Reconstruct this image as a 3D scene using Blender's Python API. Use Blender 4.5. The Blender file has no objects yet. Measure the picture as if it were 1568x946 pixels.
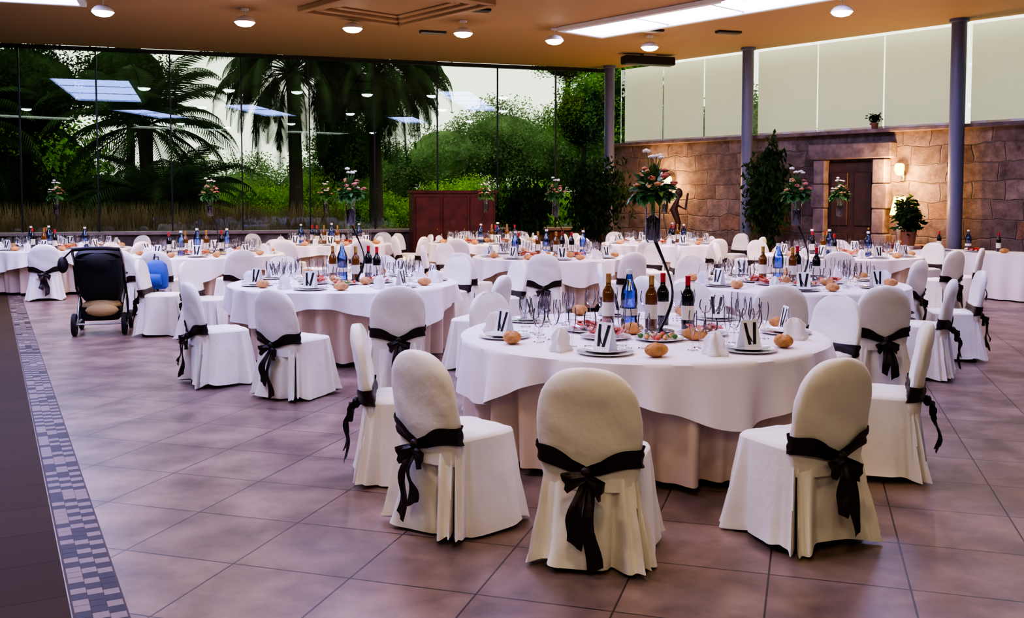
import bpy, math, random
from math import sin, cos, pi, radians, atan2, sqrt
from mathutils import Vector, Matrix
random.seed(7)
scene = bpy.context.scene
COL = scene.collection

# ------------------------------------------------------------------ materials
def nt(m):
    m.use_nodes = True
    return m.node_tree.nodes, m.node_tree.links
def mat(name, col, rough=0.6, metal=0.0, bump=0.0, bscale=20, var=0.0, vscale=5, sheen=0, coat=0, spec=None):
    m = bpy.data.materials.new(name); N, L = nt(m)
    b = N['Principled BSDF']
    b.inputs['Base Color'].default_value = (*col, 1)
    b.inputs['Roughness'].default_value = rough
    b.inputs['Metallic'].default_value = metal
    if sheen: b.inputs['Sheen Weight'].default_value = sheen
    if coat: b.inputs['Coat Weight'].default_value = coat
    if spec is not None: b.inputs['Specular IOR Level'].default_value = spec
    tc = N.new('ShaderNodeTexCoord')
    if var:
        n = N.new('ShaderNodeTexNoise'); n.inputs['Scale'].default_value = vscale; n.inputs['Detail'].default_value = 4
        L.new(tc.outputs['Object'], n.inputs['Vector'])
        r = N.new('ShaderNodeValToRGB')
        r.color_ramp.elements[0].position = .3; r.color_ramp.elements[1].position = .7
        r.color_ramp.elements[0].color = (*[c*(1-var) for c in col], 1)
        r.color_ramp.elements[1].color = (*[min(1, c*(1+var)) for c in col], 1)
        L.new(n.outputs['Fac'], r.inputs['Fac']); L.new(r.outputs['Color'], b.inputs['Base Color'])
    if bump:
        n = N.new('ShaderNodeTexNoise'); n.inputs['Scale'].default_value = bscale; n.inputs['Detail'].default_value = 3
        L.new(tc.outputs['Object'], n.inputs['Vector'])
        bp = N.new('ShaderNodeBump'); bp.inputs['Strength'].default_value = bump; bp.inputs['Distance'].default_value = .02
        L.new(n.outputs['Fac'], bp.inputs['Height']); L.new(bp.outputs['Normal'], b.inputs['Normal'])
    return m

M_cover = mat('chair_cover_cloth', (.83, .80, .75), .85, bump=.45, bscale=8, sheen=.1)
M_sash = mat('dark_brown_satin', (.018, .009, .008), .45, bump=.3, bscale=25, spec=.4)
M_over = mat('white_tablecloth', (.86, .80, .82), .8, bump=.4, bscale=5)
M_under = mat('beige_tablecloth', (.62, .49, .39), .85, bump=.25, bscale=6)
M_dark = mat('dark_leg', (.02, .018, .016), .5)
M_china = mat('white_china', (.82, .82, .84), .12, coat=.5)
M_card = mat('card_paper', (.85, .85, .86), .7)
M_ink = mat('black_print', (.012, .012, .014), .5)
M_napkin = mat('napkin_cloth', (.8, .77, .8), .9, bump=.4, bscale=30)
M_bread = mat('bread_crust', (.56, .31, .13), .85, bump=.8, bscale=45, var=.35, vscale=14, spec=.1)
M_ham = mat('cured_ham', (.50, .09, .05), .45, var=.5, vscale=40)
M_food = mat('canape', (.6, .36, .15), .5, var=.5, vscale=50)
M_label = mat('bottle_label', (.75, .72, .6), .6)
M_red = mat('red_label', (.45, .03, .03), .5)
M_gold = mat('gold_foil', (.6, .4, .12), .35, metal=.8)
M_leaf = mat('bouquet_leaf', (.06, .20, .04), .5, var=.4, vscale=30)
M_fl_w = mat('white_petal', (.85, .8, .72), .6)
M_fl_p = mat('pink_petal', (.48, .14, .11), .6)
M_fl_o = mat('orange_petal', (.55, .24, .10), .6)
M_blackgl = mat('black_lacquer', (.008, .008, .01), .15)
M_metal = mat('brushed_metal', (.5, .5, .52), .35, metal=.9)
M_column = mat('blue_grey_paint', (.13, .14, .22), .4)
M_wood = mat('red_wood', (.12, .022, .013), .4, var=.35, vscale=4, coat=.3)
M_doorwood = mat('door_wood', (.05, .022, .012), .5, var=.3, vscale=6)
M_pot = mat('terracotta', (.20, .09, .05), .7)
M_trunk = mat('bark', (.05, .036, .025), .9, bump=.6, bscale=12)
M_blk = mat('black_fabric', (.014, .014, .017), .7)
M_rubber = mat('tyre_rubber', (.015, .015, .015), .8)
M_plasticb = mat('blue_nylon', (.05, .12, .50), .6, bump=.3, bscale=14)
M_blanket = mat('tan_blanket', (.5, .36, .16), .9, bump=.5, bscale=20)
M_white = mat('white_enamel', (.75, .75, .72), .4)
M_trim = mat('dark_aluminium', (.03, .03, .03), .4, metal=.3)
M_ledge = mat('ledge_stone', (.34, .27, .24), .6, var=.15)
M_lintel = mat('lintel_stone', (.17, .13, .125), .8, var=.35, vscale=6, bump=.4, bscale=14)

def leafmat(name, c, var=.5, sc=.8):
    m = bpy.data.materials.new(name); N, L = nt(m); N.clear()
    o = N.new('ShaderNodeOutputMaterial'); d = N.new('ShaderNodeBsdfDiffuse'); t = N.new('ShaderNodeBsdfTranslucent')
    mx = N.new('ShaderNodeMixShader'); mx.inputs[0].default_value = .35
    tc = N.new('ShaderNodeTexCoord'); n = N.new('ShaderNodeTexNoise'); n.inputs['Scale'].default_value = sc; n.inputs['Detail'].default_value = 6
    L.new(tc.outputs['Object'], n.inputs['Vector'])
    r = N.new('ShaderNodeValToRGB'); r.color_ramp.elements[0].position = .35; r.color_ramp.elements[1].position = .65
    r.color_ramp.elements[0].color = (*[x*(1-var) for x in c], 1); r.color_ramp.elements[1].color = (*[x*(1+var) for x in c], 1)
    L.new(n.outputs['Fac'], r.inputs['Fac'])
    L.new(r.outputs['Color'], d.inputs['Color']); L.new(r.outputs['Color'], t.inputs['Color'])
    L.new(d.outputs[0], mx.inputs[1]); L.new(t.outputs[0], mx.inputs[2]); L.new(mx.outputs[0], o.inputs[0])
    return m
M_fol = leafmat('foliage_green', (.12, .24, .05), sc=2)
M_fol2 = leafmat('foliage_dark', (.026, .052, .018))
M_fol3 = leafmat('foliage_bright', (.34, .56, .08), .45, sc=2)
M_palm = leafmat('palm_green', (.040, .075, .030), sc=1.5)
M_reed = leafmat('reed_brown', (.30, .21, .11), sc=2)
M_far = leafmat('foliage_far', (.15, .23, .10), .4, 2.5)

def glassy(name, tint, gfac, rough=.02, ior=1.45, gcol=(1, 1, 1)):
    m = bpy.data.materials.new(name); N, L = nt(m); N.clear()
    o = N.new('ShaderNodeOutputMaterial'); t = N.new('ShaderNodeBsdfTransparent'); t.inputs[0].default_value = (*tint, 1)
    g = N.new('ShaderNodeBsdfGlossy'); g.inputs['Roughness'].default_value = rough; g.inputs['Color'].default_value = (*gcol, 1)
    mx = N.new('ShaderNodeMixShader')
    f = N.new('ShaderNodeFresnel'); f.inputs[0].default_value = ior
    a = N.new('ShaderNodeMath'); a.operation = 'ADD'; a.inputs[1].default_value = gfac; a.use_clamp = True
    L.new(f.outputs[0], a.inputs[0]); L.new(a.outputs[0], mx.inputs[0])
    L.new(t.outputs[0], mx.inputs[1]); L.new(g.outputs[0], mx.inputs[2]); L.new(mx.outputs[0], o.inputs[0])
    return m
M_window = glassy('window_glass', (.86, .90, .84), .05, .0, gcol=(.55, .78, 1.0))
M_winclear = glassy('clear_window_glass', (.97, .98, .97), .0, .0)
M_glass = glassy('drinking_glass', (.97, .97, .985), .05, .04, 1.25)
M_blueglass = glassy('blue_bottle_glass', (.30, .45, .90), .08, .05)
M_wineglass = mat('dark_bottle_glass', (.008, .010, .012), .08, coat=1)
M_amber = mat('amber_bottle_glass', (.16, .06, .010), .08, coat=1)

def emis(name, c, s):
    m = bpy.data.materials.new(name); N, L = nt(m); N.clear()
    o = N.new('ShaderNodeOutputMaterial'); e = N.new('ShaderNodeEmission')
    e.inputs[0].default_value = (*c, 1); e.inputs[1].default_value = s; L.new(e.outputs[0], o.inputs[0]); return m
M_sky = emis('skylight_panel', (.50, .48, 1.0), 19)
M_fill = emis('added_fill_panel', (1.0, .86, .58), 5.5)  # warm glow for the unseen panels added as fill light
M_lamp = emis('lamp_lens', (1.0, .88, .68), 40)
M_sconce = emis('sconce_shade', (1.0, .55, .12), 9)

def floor_mat():
    m = bpy.data.materials.new('stone_floor_tiles'); N, L = nt(m); b = N['Principled BSDF']
    tc = N.new('ShaderNodeTexCoord'); mp = N.new('ShaderNodeMapping')
    mp.vector_type = 'TEXTURE'
    mp.inputs['Location'].default_value = (1.683, 4.01, 0); mp.inputs['Rotation'].default_value = (0, 0, radians(-17))
    L.new(tc.outputs['Object'], mp.inputs['Vector'])
    br = N.new('ShaderNodeTexBrick'); br.offset = 0; br.squash = 1
    br.inputs['Scale'].default_value = 1; br.inputs['Brick Width'].default_value = .58; br.inputs['Row Height'].default_value = .58
    br.inputs['Mortar Size'].default_value = .0048; br.inputs['Mortar Smooth'].default_value = .2; br.inputs['Bias'].default_value = 0
    br.inputs['Color1'].default_value = (.205, .145, .122, 1); br.inputs['Color2'].default_value = (.165, .118, .102, 1); br.inputs['Mortar'].default_value = (.040, .030, .027, 1)
    L.new(mp.outputs[0], br.inputs['Vector'])
    n = N.new('ShaderNodeTexNoise'); n.inputs['Scale'].default_value = 2.6; n.inputs['Detail'].default_value = 8; n.inputs['Roughness'].default_value = .6
    n.inputs['Distortion'].default_value = .2
    L.new(tc.outputs['Object'], n.inputs['Vector'])
    r = N.new('ShaderNodeValToRGB'); r.color_ramp.interpolation = 'EASE'
    r.color_ramp.elements[0].position = .25; r.color_ramp.elements[1].position = .75
    r.color_ramp.elements[0].color = (.55, .54, .52, 1); r.color_ramp.elements[1].color = (1.55, 1.5, 1.45, 1)
    L.new(n.outputs['Fac'], r.inputs['Fac'])
    mx = N.new('ShaderNodeMix'); mx.data_type = 'RGBA'; mx.blend_type = 'MULTIPLY'; mx.inputs[0].default_value = 1
    L.new(br.outputs['Color'], mx.inputs[6]); L.new(r.outputs['Color'], mx.inputs[7]); L.new(mx.outputs[2], b.inputs['Base Color'])
    n2 = N.new('ShaderNodeTexNoise'); n2.inputs['Scale'].default_value = 5; n2.inputs['Detail'].default_value = 4
    L.new(tc.outputs['Object'], n2.inputs['Vector'])
    rr = N.new('ShaderNodeMapRange'); rr.inputs[3].default_value = .26; rr.inputs[4].default_value = .42
    L.new(n2.outputs['Fac'], rr.inputs[0]); L.new(rr.outputs[0], b.inputs['Roughness'])
    bp = N.new('ShaderNodeBump'); bp.inputs['Strength'].default_value = .25; bp.inputs['Distance'].default_value = .004; bp.invert = True
    L.new(br.outputs['Fac'], bp.inputs['Height']); L.new(bp.outputs[0], b.inputs['Normal'])
    return m
M_floor = floor_mat()
def darkfloor_mat():
    m = bpy.data.materials.new('dark_floor_tiles'); N, L = nt(m); b = N['Principled BSDF']
    tc = N.new('ShaderNodeTexCoord')
    br = N.new('ShaderNodeTexBrick'); br.offset = 0; br.inputs['Scale'].default_value = 1
    br.inputs['Brick Width'].default_value = .45; br.inputs['Row Height'].default_value = .45; br.inputs['Mortar Size'].default_value = .004
    br.inputs['Color1'].default_value = (.052, .034, .018, 1); br.inputs['Color2'].default_value = (.044, .029, .016, 1); br.inputs['Mortar'].default_value = (.02, .015, .012, 1)
    L.new(tc.outputs['Object'], br.inputs['Vector']); L.new(br.outputs['Color'], b.inputs['Base Color'])
    b.inputs['Roughness'].default_value = .7; b.inputs['Specular IOR Level'].default_value = .12
    return m
M_dfloor = darkfloor_mat()

def stone_mat():
    m = bpy.data.materials.new('sandstone_blocks'); N, L = nt(m); b = N['Principled BSDF']
    tc = N.new('ShaderNodeTexCoord'); sx = N.new('ShaderNodeSeparateXYZ'); cb = N.new('ShaderNodeCombineXYZ')
    L.new(tc.outputs['Object'], sx.inputs[0]); L.new(sx.outputs[0], cb.inputs[0]); L.new(sx.outputs[2], cb.inputs[1])
    nd = N.new('ShaderNodeTexNoise'); nd.inputs['Scale'].default_value = 2.4; nd.inputs['Detail'].default_value = 4; L.new(cb.outputs[0], nd.inputs['Vector'])
    ad = N.new('ShaderNodeMix'); ad.data_type = 'RGBA'; ad.blend_type = 'ADD'; ad.inputs[0].default_value = .20
    L.new(cb.outputs[0], ad.inputs[6]); L.new(nd.outputs['Color'], ad.inputs[7])
    br = N.new('ShaderNodeTexBrick'); br.inputs['Scale'].default_value = 1; br.inputs['Brick Width'].default_value = .56
    br.inputs['Row Height'].default_value = .34; br.inputs['Mortar Size'].default_value = .016; br.inputs['Mortar Smooth'].default_value = .8
    br.squash = 1.6; br.squash_frequency = 3; br.offset = .37
    br.inputs['Color1'].default_value = (.0, .0, .0, 1); br.inputs['Color2'].default_value = (1, 1, 1, 1); br.inputs['Mortar'].default_value = (.5, .5, .5, 1)
    L.new(ad.outputs[2], br.inputs['Vector'])
    cr = N.new('ShaderNodeValToRGB'); e = cr.color_ramp.elements
    e[0].position = 0; e[0].color = (.13, .10, .095, 1); e[1].position = 1; e[1].color = (.26, .11, .06, 1)
    for p_, c_ in ((.3, (.185, .145, .135)), (.5, (.26, .21, .195)), (.7, (.155, .122, .12)), (.88, (.21, .165, .14))):
        q = e.new(p_); q.color = (*c_, 1)
    L.new(br.outputs['Color'], cr.inputs['Fac'])
    n = N.new('ShaderNodeTexNoise'); n.inputs['Scale'].default_value = 5; n.inputs['Detail'].default_value = 10; n.inputs['Roughness'].default_value = .75
    L.new(tc.outputs['Object'], n.inputs['Vector'])
    r = N.new('ShaderNodeValToRGB'); r.color_ramp.elements[0].position = .32; r.color_ramp.elements[1].position = .68
    r.color_ramp.elements[0].color = (.42, .40, .40, 1); r.color_ramp.elements[1].color = (1.5, 1.45, 1.42, 1)
    L.new(n.outputs['Fac'], r.inputs['Fac'])
    mx = N.new('ShaderNodeMix'); mx.data_type = 'RGBA'; mx.blend_type = 'MULTIPLY'; mx.inputs[0].default_value = 1
    L.new(cr.outputs['Color'], mx.inputs[6]); L.new(r.outputs['Color'], mx.inputs[7])
    m2 = N.new('ShaderNodeMix'); m2.data_type = 'RGBA'; m2.inputs[7].default_value = (.17, .14, .13, 1)
    L.new(br.outputs['Fac'], m2.inputs[0]); L.new(mx.outputs[2], m2.inputs[6]); L.new(m2.outputs[2], b.inputs['Base Color'])
    b.inputs['Roughness'].default_value = .85
    mm = N.new('ShaderNodeMath'); mm.operation = 'MULTIPLY_ADD'; mm.inputs[1].default_value = -.6
    L.new(br.outputs['Fac'], mm.inputs[0]); L.new(n.outputs['Fac'], mm.inputs[2])
    bp = N.new('ShaderNodeBump'); bp.inputs['Strength'].default_value = .9; bp.inputs['Distance'].default_value = .05
    L.new(mm.outputs[0], bp.inputs['Height']); L.new(bp.outputs[0], b.inputs['Normal'])
    return m
M_stone = stone_mat()
def blind_mat():
    m = bpy.data.materials.new('roller_blind_fabric'); N, L = nt(m); N.clear()
    o = N.new('ShaderNodeOutputMaterial'); d = N.new('ShaderNodeBsdfDiffuse'); t = N.new('ShaderNodeBsdfTranslucent')
    d.inputs[0].default_value = (.85, .80, .66, 1); t.inputs[0].default_value = (.99, .92, .78, 1)
    mx = N.new('ShaderNodeMixShader'); mx.inputs[0].default_value = .78
    L.new(d.outputs[0], mx.inputs[1]); L.new(t.outputs[0], mx.inputs[2]); L.new(mx.outputs[0], o.inputs[0]); return m
M_blind = blind_mat()
M_ceil = mat('ochre_ceiling_paint', (.38, .255, .13), .7, bump=.05, bscale=3)
M_plaster = mat('warm_plaster', (.26, .20, .14), .8)
M_grass = mat('grass_ground', (.14, .22, .07), .95, var=.5, vscale=1.5)

# ------------------------------------------------------------------ geometry
class G:
    def __init__(s): s.v = []; s.f = []; s.m = []; s.mats = []
    def mi(s, m):
        if m not in s.mats: s.mats.append(m)
        return s.mats.index(m)
    def add(s, vs, fs, m, M=None):
        o = len(s.v); i = s.mi(m)
        if M is not None: vs = [tuple(M @ Vector(v)) for v in vs]
        s.v += [tuple(v) for v in vs]; s.f += [tuple(k+o for k in f) for f in fs]; s.m += [i]*len(fs)
    def loft(s, rings, m, c0=False, c1=False, closed=True, M=None):
        n = len(rings[0]); vs = [p for r in rings for p in r]; fs = []
        for j in range(len(rings)-1):
            for i in range(n if closed else n-1):
                k = (i+1) % n
                fs.append((j*n+i, j*n+k, (j+1)*n+k, (j+1)*n+i))
        if c0: fs.append(tuple(range(n))[::-1])
        if c1: fs.append(tuple((len(rings)-1)*n+i for i in range(n)))
        s.add(vs, fs, m, M)
    def lathe(s, prof, m, seg=20, M=None, c0=True, c1=True):
        s.loft([[(r*cos(2*pi*i/seg), r*sin(2*pi*i/seg), z) for i in range(seg)] for r, z in prof], m, c0, c1, True, M)
    def box(s, c, d, m, M=None, ch=0):
        x, y, z = c; a, b, h = d[0]/2, d[1]/2, d[2]/2
        k = min(ch, a*.9, b*.9, h*.9)
        if k <= 0:
            vs = [(x+i*a, y+j*b, z+l*h) for l in (-1, 1) for i, j in ((-1, -1), (1, -1), (1, 1), (-1, 1))]
            s.add(vs, [(3, 2, 1, 0), (4, 5, 6, 7), (0, 1, 5, 4), (1, 2, 6, 5), (2, 3, 7, 6), (3, 0, 4, 7)], m, M)
        else:
            def ring(zz, q):
                A, B = a-q, b-q
                return [(x-A+k, y-B, zz), (x+A-k, y-B, zz), (x+A, y-B+k, zz), (x+A, y+B-k, zz), (x+A-k, y+B, zz), (x-A+k, y+B, zz), (x-A, y+B-k, zz), (x-A, y-B+k, zz)]
            s.loft([ring(z-h, k*.8), ring(z-h+k, 0), ring(z+h-k, 0), ring(z+h, k*.8)], m, True, True, True, M)
    def sphere(s, c, r, m, seg=12, rg=8, M=None):
        rings = []
        for j in range(rg+1):
            a = -pi/2+pi*j/rg; q = max(cos(a), .01)
            rings.append([(c[0]+r[0]*q*cos(2*pi*i/seg), c[1]+r[1]*q*sin(2*pi*i/seg), c[2]+r[2]*sin(a)) for i in range(seg)])
        s.loft(rings, m, True, True, True, M)
    def tube(s, pts, r, m, seg=8, M=None, cap=True):
        pts = [Vector(p) for p in pts]; rings = []
        up = Vector((0, 0, 1)); prev = None
        for i, p in enumerate(pts):
            t = (pts[min(i+1, len(pts)-1)]-pts[max(i-1, 0)]).normalized()
            if prev is None:
                a = t.cross(up if abs(t.z) < .9 else Vector((1, 0, 0))).normalized()
            else:
                a = (prev-t*prev.dot(t)).normalized()
            prev = a; b = t.cross(a); rr = r[i] if isinstance(r, (list, tuple)) else r
            rings.append([tuple(p+a*rr*cos(2*pi*k/seg)+b*rr*sin(2*pi*k/seg)) for k in range(seg)])
        s.loft(rings, m, cap, cap, True, M)
    def ribbon(s, pts, ws, dirs, m, M=None, th=.004):
        vs = []; n = len(pts)
        P = [Vector(p) for p in pts]
        for i in range(n):
            t = (P[min(i+1, n-1)]-P[max(i-1, 0)]).normalized(); d = Vector(dirs[i]).normalized()
            nn = t.cross(d).normalized()
            for k in (-1, -.5, 0, .5, 1):
                off = nn*(.006*cos(k*pi*1.5+i*.4))
                vs.append(P[i]+d*ws[i]/2*k+off)
        fs = [(i*5+k, i*5+k+1, (i+1)*5+k+1, (i+1)*5+k) for i in range(n-1) for k in range(4)]
        s.add(vs, fs, m, M)
    def merge(s, g, M=None):
        o = len(s.v)
        s.v += [tuple(M @ Vector(v)) for v in g.v] if M is not None else g.v
        s.f += [tuple(k+o for k in f) for f in g.f]
        mp = [s.mi(x) for x in g.mats]; s.m += [mp[i] for i in g.m]
    def mesh(s, name, smooth=True, ang=40):
        me = bpy.data.meshes.new(name); me.from_pydata(s.v, [], s.f)
        for m in s.mats: me.materials.append(m)
        me.polygons.foreach_set('material_index', s.m)
        if smooth:
            me.polygons.foreach_set('use_smooth', [True]*len(s.f))
            me.set_sharp_from_angle(angle=radians(ang))
        me.update(); return me
def put(name, me, loc=(0, 0, 0), rz=0, sc=1):
    o = bpy.data.objects.new(name, me); o.location = loc; o.rotation_euler = (0, 0, rz)
    o.scale = (sc, sc, sc) if not isinstance(sc, tuple) else sc
    COL.objects.link(o); return o
def T(x, y, z, rz=0, rx=0, ry=0, s=1):
    return Matrix.Translation((x, y, z)) @ Matrix.Rotation(rz, 4, 'Z') @ Matrix.Rotation(ry, 4, 'Y') @ Matrix.Rotation(rx, 4, 'X') @ Matrix.Scale(s, 4)
def se(a, e):
    c = cos(a); s_ = sin(a)
    return (math.copysign(abs(c)**e, c), math.copysign(abs(s_)**e, s_))
def lerp(tab, z):
    for (a, va), (b, vb) in zip(tab, tab[1:]):
        if z <= b: 
            t = max(0, (z-a)/(b-a)); return va+(vb-va)*t
    return tab[-1][1]

# ------------------------------------------------------------------ room frame
C = Vector((2.44, 24.0)); V = Vector((.953, .302)); Mn = Vector((.302, -.953))
U = Vector((.666, -.746)); Un = Vector((-.746, -.666))
H = 4.8
def LW(s, off=0): p = C-V*s+Mn*off; return p
def RW(t, off=0): p = C+U*t+Un*off; return p
AV = atan2(V.y, V.x); AU = atan2(U.y, U.x)
Lp = LW(22); Rp = RW(30); B1 = Vector((12, -8)); B2 = Vector((-18.5, -8))
poly = [Lp, C, Rp, B1, B2]
g = G(); g.add([(p.x, p.y, 0) for p in poly]+[(p.x, p.y, -.1) for p in poly], [(4, 3, 2, 1, 0), (5, 6, 7, 8, 9)], M_floor)
put('floor', g.mesh('floor', False))
g = G(); g.add([(p.x, p.y, H) for p in poly]+[(p.x, p.y, H+.25) for p in poly], [(0, 1, 2, 3, 4), (9, 8, 7, 6, 5)]+[(i, (i+1) % 5, (i+1) % 5+5, i+5) for i in range(5)], M_ceil)
put('ceiling', g.mesh('ceiling', False))
sd = Vector((-.474, .88)).normalized(); sa = atan2(sd.y, sd.x)
sp = Vector((-1.66, 3.82)); 
def checker():
    g = G(); cs = .066
    M_a = mat('mosaic_dark', (.026, .019, .018), .55, spec=.3); M_b = mat('mosaic_light', (.20, .15, .14), .55, spec=.3)
    M_g = mat('mosaic_grout', (.07, .052, .048), .8)
    rnd = random.Random(3)
    g.box((0, 0, .0015), (26, .20, .003), M_g)
    n = int(25.5/cs)
    for i in range(n):
        for j in range(3):
            x = -12.9+(i+.5)*cs+(.033 if j == 1 else 0); y = (j-1)*.062
            d = (i+(j == 2)) % 2 == 0
            if rnd.random() < .15: d = not d
            s = cs*.48
            g.add([(x-s, y-.030, .0045), (x+s, y-.030, .0045), (x+s, y+.030, .0045), (x-s, y+.030, .0045)], [(0, 1, 2, 3)], M_a if d else M_b)
    return g
ce = sp+sd*2.0
put('mosaic_border', checker().mesh('mosaic_border', False), (ce.x, ce.y, 0.0005), sa)
g = G(); g.box((0, 6.105, .001), (26, 12, .002), M_dfloor)
o = put('floor_dark_tiles', g.mesh('floor_dark_tiles', False), (ce.x, ce.y, 0), sa)

def slab(name, p, q, z0, z1, th, m, out, ch=0):
    d = q-p; L = d.length; a = atan2(d.y, d.x); mid = (p+q)/2+out*th/2
    g = G(); g.box((0, 0, (z1-z0)/2), (L, th, z1-z0), m, None, ch)
    return put(name, g.mesh(name, False), (mid.x, mid.y, z0), a)
slab('wall_left_base', LW(22), LW(0), 0, .86, .3, M_stone, -Mn)
slab('trim_1', LW(22, .08), LW(.2, .08), .861, .93, .42, M_ledge, -Mn, .01)
a, b = LW(22, -.15), LW(0, -.15)
g = G(); L_ = (b-a).length
g.add([(0, 0, .93), (L_, 0, .93), (L_, 0, H), (0, 0, H)], [(0, 1, 2, 3)], M_window)
put('window_1', g.mesh('window_1', False), (a.x, a.y, 0), AV)
g = G()
for k in range(15):
    p = LW(1.41+k*1.47, -.13); g.box((0, 0, 0), (.028, .05, H-.93), M_trim, T(p.x, p.y, (H+.93)/2, AV))
put('trim_2', g.mesh('mullions', False))
slab('trim_3', LW(22, -.05), LW(0, -.05), H-.08, H, .12, M_trim, -Mn)
slab('wall_right', RW(0), RW(30), 0, 2.9, .5, M_stone, -Un)
slab('trim_4', RW(0, .18), RW(30, .18), 2.9, 2.97, .6, M_lintel, -Un, .01)
g = G()
cuts = [.15, 3.95, 8.45, 13.5, 20, 30]
for i in range(5):
    t0, t1 = cuts[i]+.16, cuts[i+1]-.06
    n = 3
    w = (t1-t0)/n
    for k in range(n):
        p = RW(t0+w*(k+.5), -.14)
        nn = 12
        vs = []
        for q in range(nn+1):
            x = -w/2*.985+w*.985*q/nn
            yy = .012*sin(q*1.3+k)
            vs += [(x, yy, 2.98), (x, yy, H-.03)]
        g.add(vs, [(2*q, 2*q+2, 2*q+3, 2*q+1) for q in range(nn)], M_blind, T(p.x, p.y, 0, AU))
        g.box((0, .02, 3.01), (w*.985, .03, .05), M_white, T(p.x, p.y, 0, AU))
put('roller_blinds', g.mesh('roller_blinds'))
slab('window_2', RW(0, -.35), RW(30, -.35), 2.97, H, .01, M_winclear, -Un)
slab('wall_back_right', Rp, B1, 0, H, .2, M_plaster, Vector((.7, -.7)))
slab('wall_back', B1, B2, 0, H, .2, M_plaster, Vector((0, -1)))
slab('wall_side_left', B2, Lp, 0, H, .2, M_plaster, Vector((-1, 0)))
def column(t, off, r=.13):
    p = RW(t, off); g = G()
    g.lathe([(r*1.25, 0), (r*1.25, .03), (r, .04), (r, H-.06), (r*1.3, H-.05), (r*1.3, H)], M_column, 24)
    put('steel_column', g.mesh('steel_column'), (p.x, p.y, 0))
column(8.6, .36); column(4.2, .36, .12); column(.35, .45, .12)

# ------------------------------------------------------------------ door, sconces
p = RW(6.45, .0)
g = G()
w = 1.0; hh = 2.35
g.box((0, -.03, hh/2), (w, .06, hh), M_doorwood, None, .01)
for sx_ in (-.25, .25):
    for z0, z1 in ((.2, .95), (1.1, 2.15)):
        g.box((sx_, -.075, (z0+z1)/2), (.36, .03, z1-z0), M_doorwood, None, .012)
g.sphere((.4, -.1, 1.05), (.03, .03, .03), M_gold)
put('door_1', g.mesh('door_1', True, 25), (p.x+Un.x*.02, p.y+Un.y*.02, 0.0), AU)
g = G()
for sg in (-1, 1):
    for k in range(5): g.box((sg*(w/2+.13+.02*(k % 2)), -.12, .24+.48*k), (.26+.06*(k % 2), .24, .47), M_lintel, None, .02)
g.box((0, -.12, 2.56), (1.75, .28, .30), M_lintel, None, .02)
put('trim_5', g.mesh('door_surround', True, 25), (p.x, p.y, 0), AU)

def sconce(t, z, e=55, name='wall_sconce'):
    p = RW(t, .0); g = G()
    g.box((0, -.02, 0), (.1, .04, .16), M_metal, None, .008)
    g.tube([(0, -.03, 0), (0, -.1, -.02), (0, -.14, .03)], .012, M_metal)
    g.lathe([(.03, .02), (.07, .06), (.09, .14), (.085, .22), (.05, .25)], M_sconce, 16, T(0, -.14, 0))
    put(name, g.mesh(name), (p.x, p.y, z), AU)
    q = RW(t, .35); l = bpy.data.lights.new('sconce_light', 'POINT'); l.energy = e; l.color = (1, .55, .20); l.shadow_soft_size = .08
    o = bpy.data.objects.new('sconce_light', l); o.location = (q.x, q.y, z+.1); COL.objects.link(o)
sconce(7.45, 2.05, 130); sconce(1.9, 1.9, 120)

def console():
    g = G()
    g.box((0, 0, .78), (.9, .4, .04), M_wood, None, .01); g.box((0, 0, .70), (.8, .34, .12), M_wood)
    for a in (-1, 1):
        for b in (-1, 1): g.tube([(a*.4, b*.16, 0), (a*.4, b*.16, .72)], [.015, .03], M_wood)
    return g
p = RW(7.75, .32)
put('console_table', console().mesh('console_table', True, 30), (p.x, p.y, 0), AU)
g = G(); g.lathe([(.08, 0), (.085, .02), (.03, .05), (.06, .18), (.07, .26), (.02, .36), (.012, .5)], M_metal, 16)
g.lathe([(.15, .46), (.09, .76)], M_sconce, 20, None, False, False)
pl_ = RW(7.55, .30)
put('table_lamp', g.mesh('table_lamp'), (pl_.x, pl_.y, .8), 0, 1.15)
l = bpy.data.lights.new('lamp_bulb', 'POINT'); l.energy = 50; l.color = (1, .55, .18); o = bpy.data.objects.new('lamp_bulb', l)
o.location = (p.x-.3, p.y-.3, 1.55); COL.objects.link(o)

# ------------------------------------------------------------------ ceiling fittings
def skylight(name, cx, cy, ang, L, W, m):
    g = G()
    g.box((0, 0, -.020), (L, W, .03), m)
    for a, b, c_, d in ((0, W/2+.05, L+.2, .1), (0, -W/2-.05, L+.2, .1), (L/2+.05, 0, .1, W), (-L/2-.05, 0, .1, W)):
        g.box((a, b, -.047), (c_, d, .09), M_white, None, .01)
    n = max(1, int(L/1.6))
    for k in range(1, n): g.box((-L/2+L*k/n, 0, -.045), (.05, W, .02), M_white)
    put(name, g.mesh(name, False), (cx, cy, H), ang)
skylight('skylight', 1.35+.666*3.2, 18.45-.746*3.2, AU, 6.4, 1.0, M_sky)
skylight('skylight', -6.9, 12.55, AV+pi/2, 6.0, 1.9, M_sky)
skylight('skylight', -.9, 9.2, AU, 4.5, 1.2, M_sky)
skylight('skylight', -3.6, 5.6, AU, 3.6, 1.2, M_sky)
skylight('skylight', 5.4, 8.6, AU, 3.0, 1.0, M_sky)
skylight('added_fill_panel', -.5, -1.5, 0, 4.0, 1.6, M_fill)  # three unseen panels added out of view to throw warm light on chair backs
skylight('added_fill_panel', 5.5, -.5, 0, 3.0, 1.4, M_fill)
skylight('added_fill_panel', -7, 1.5, 0, 3.0, 1.4, M_fill)

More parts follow.
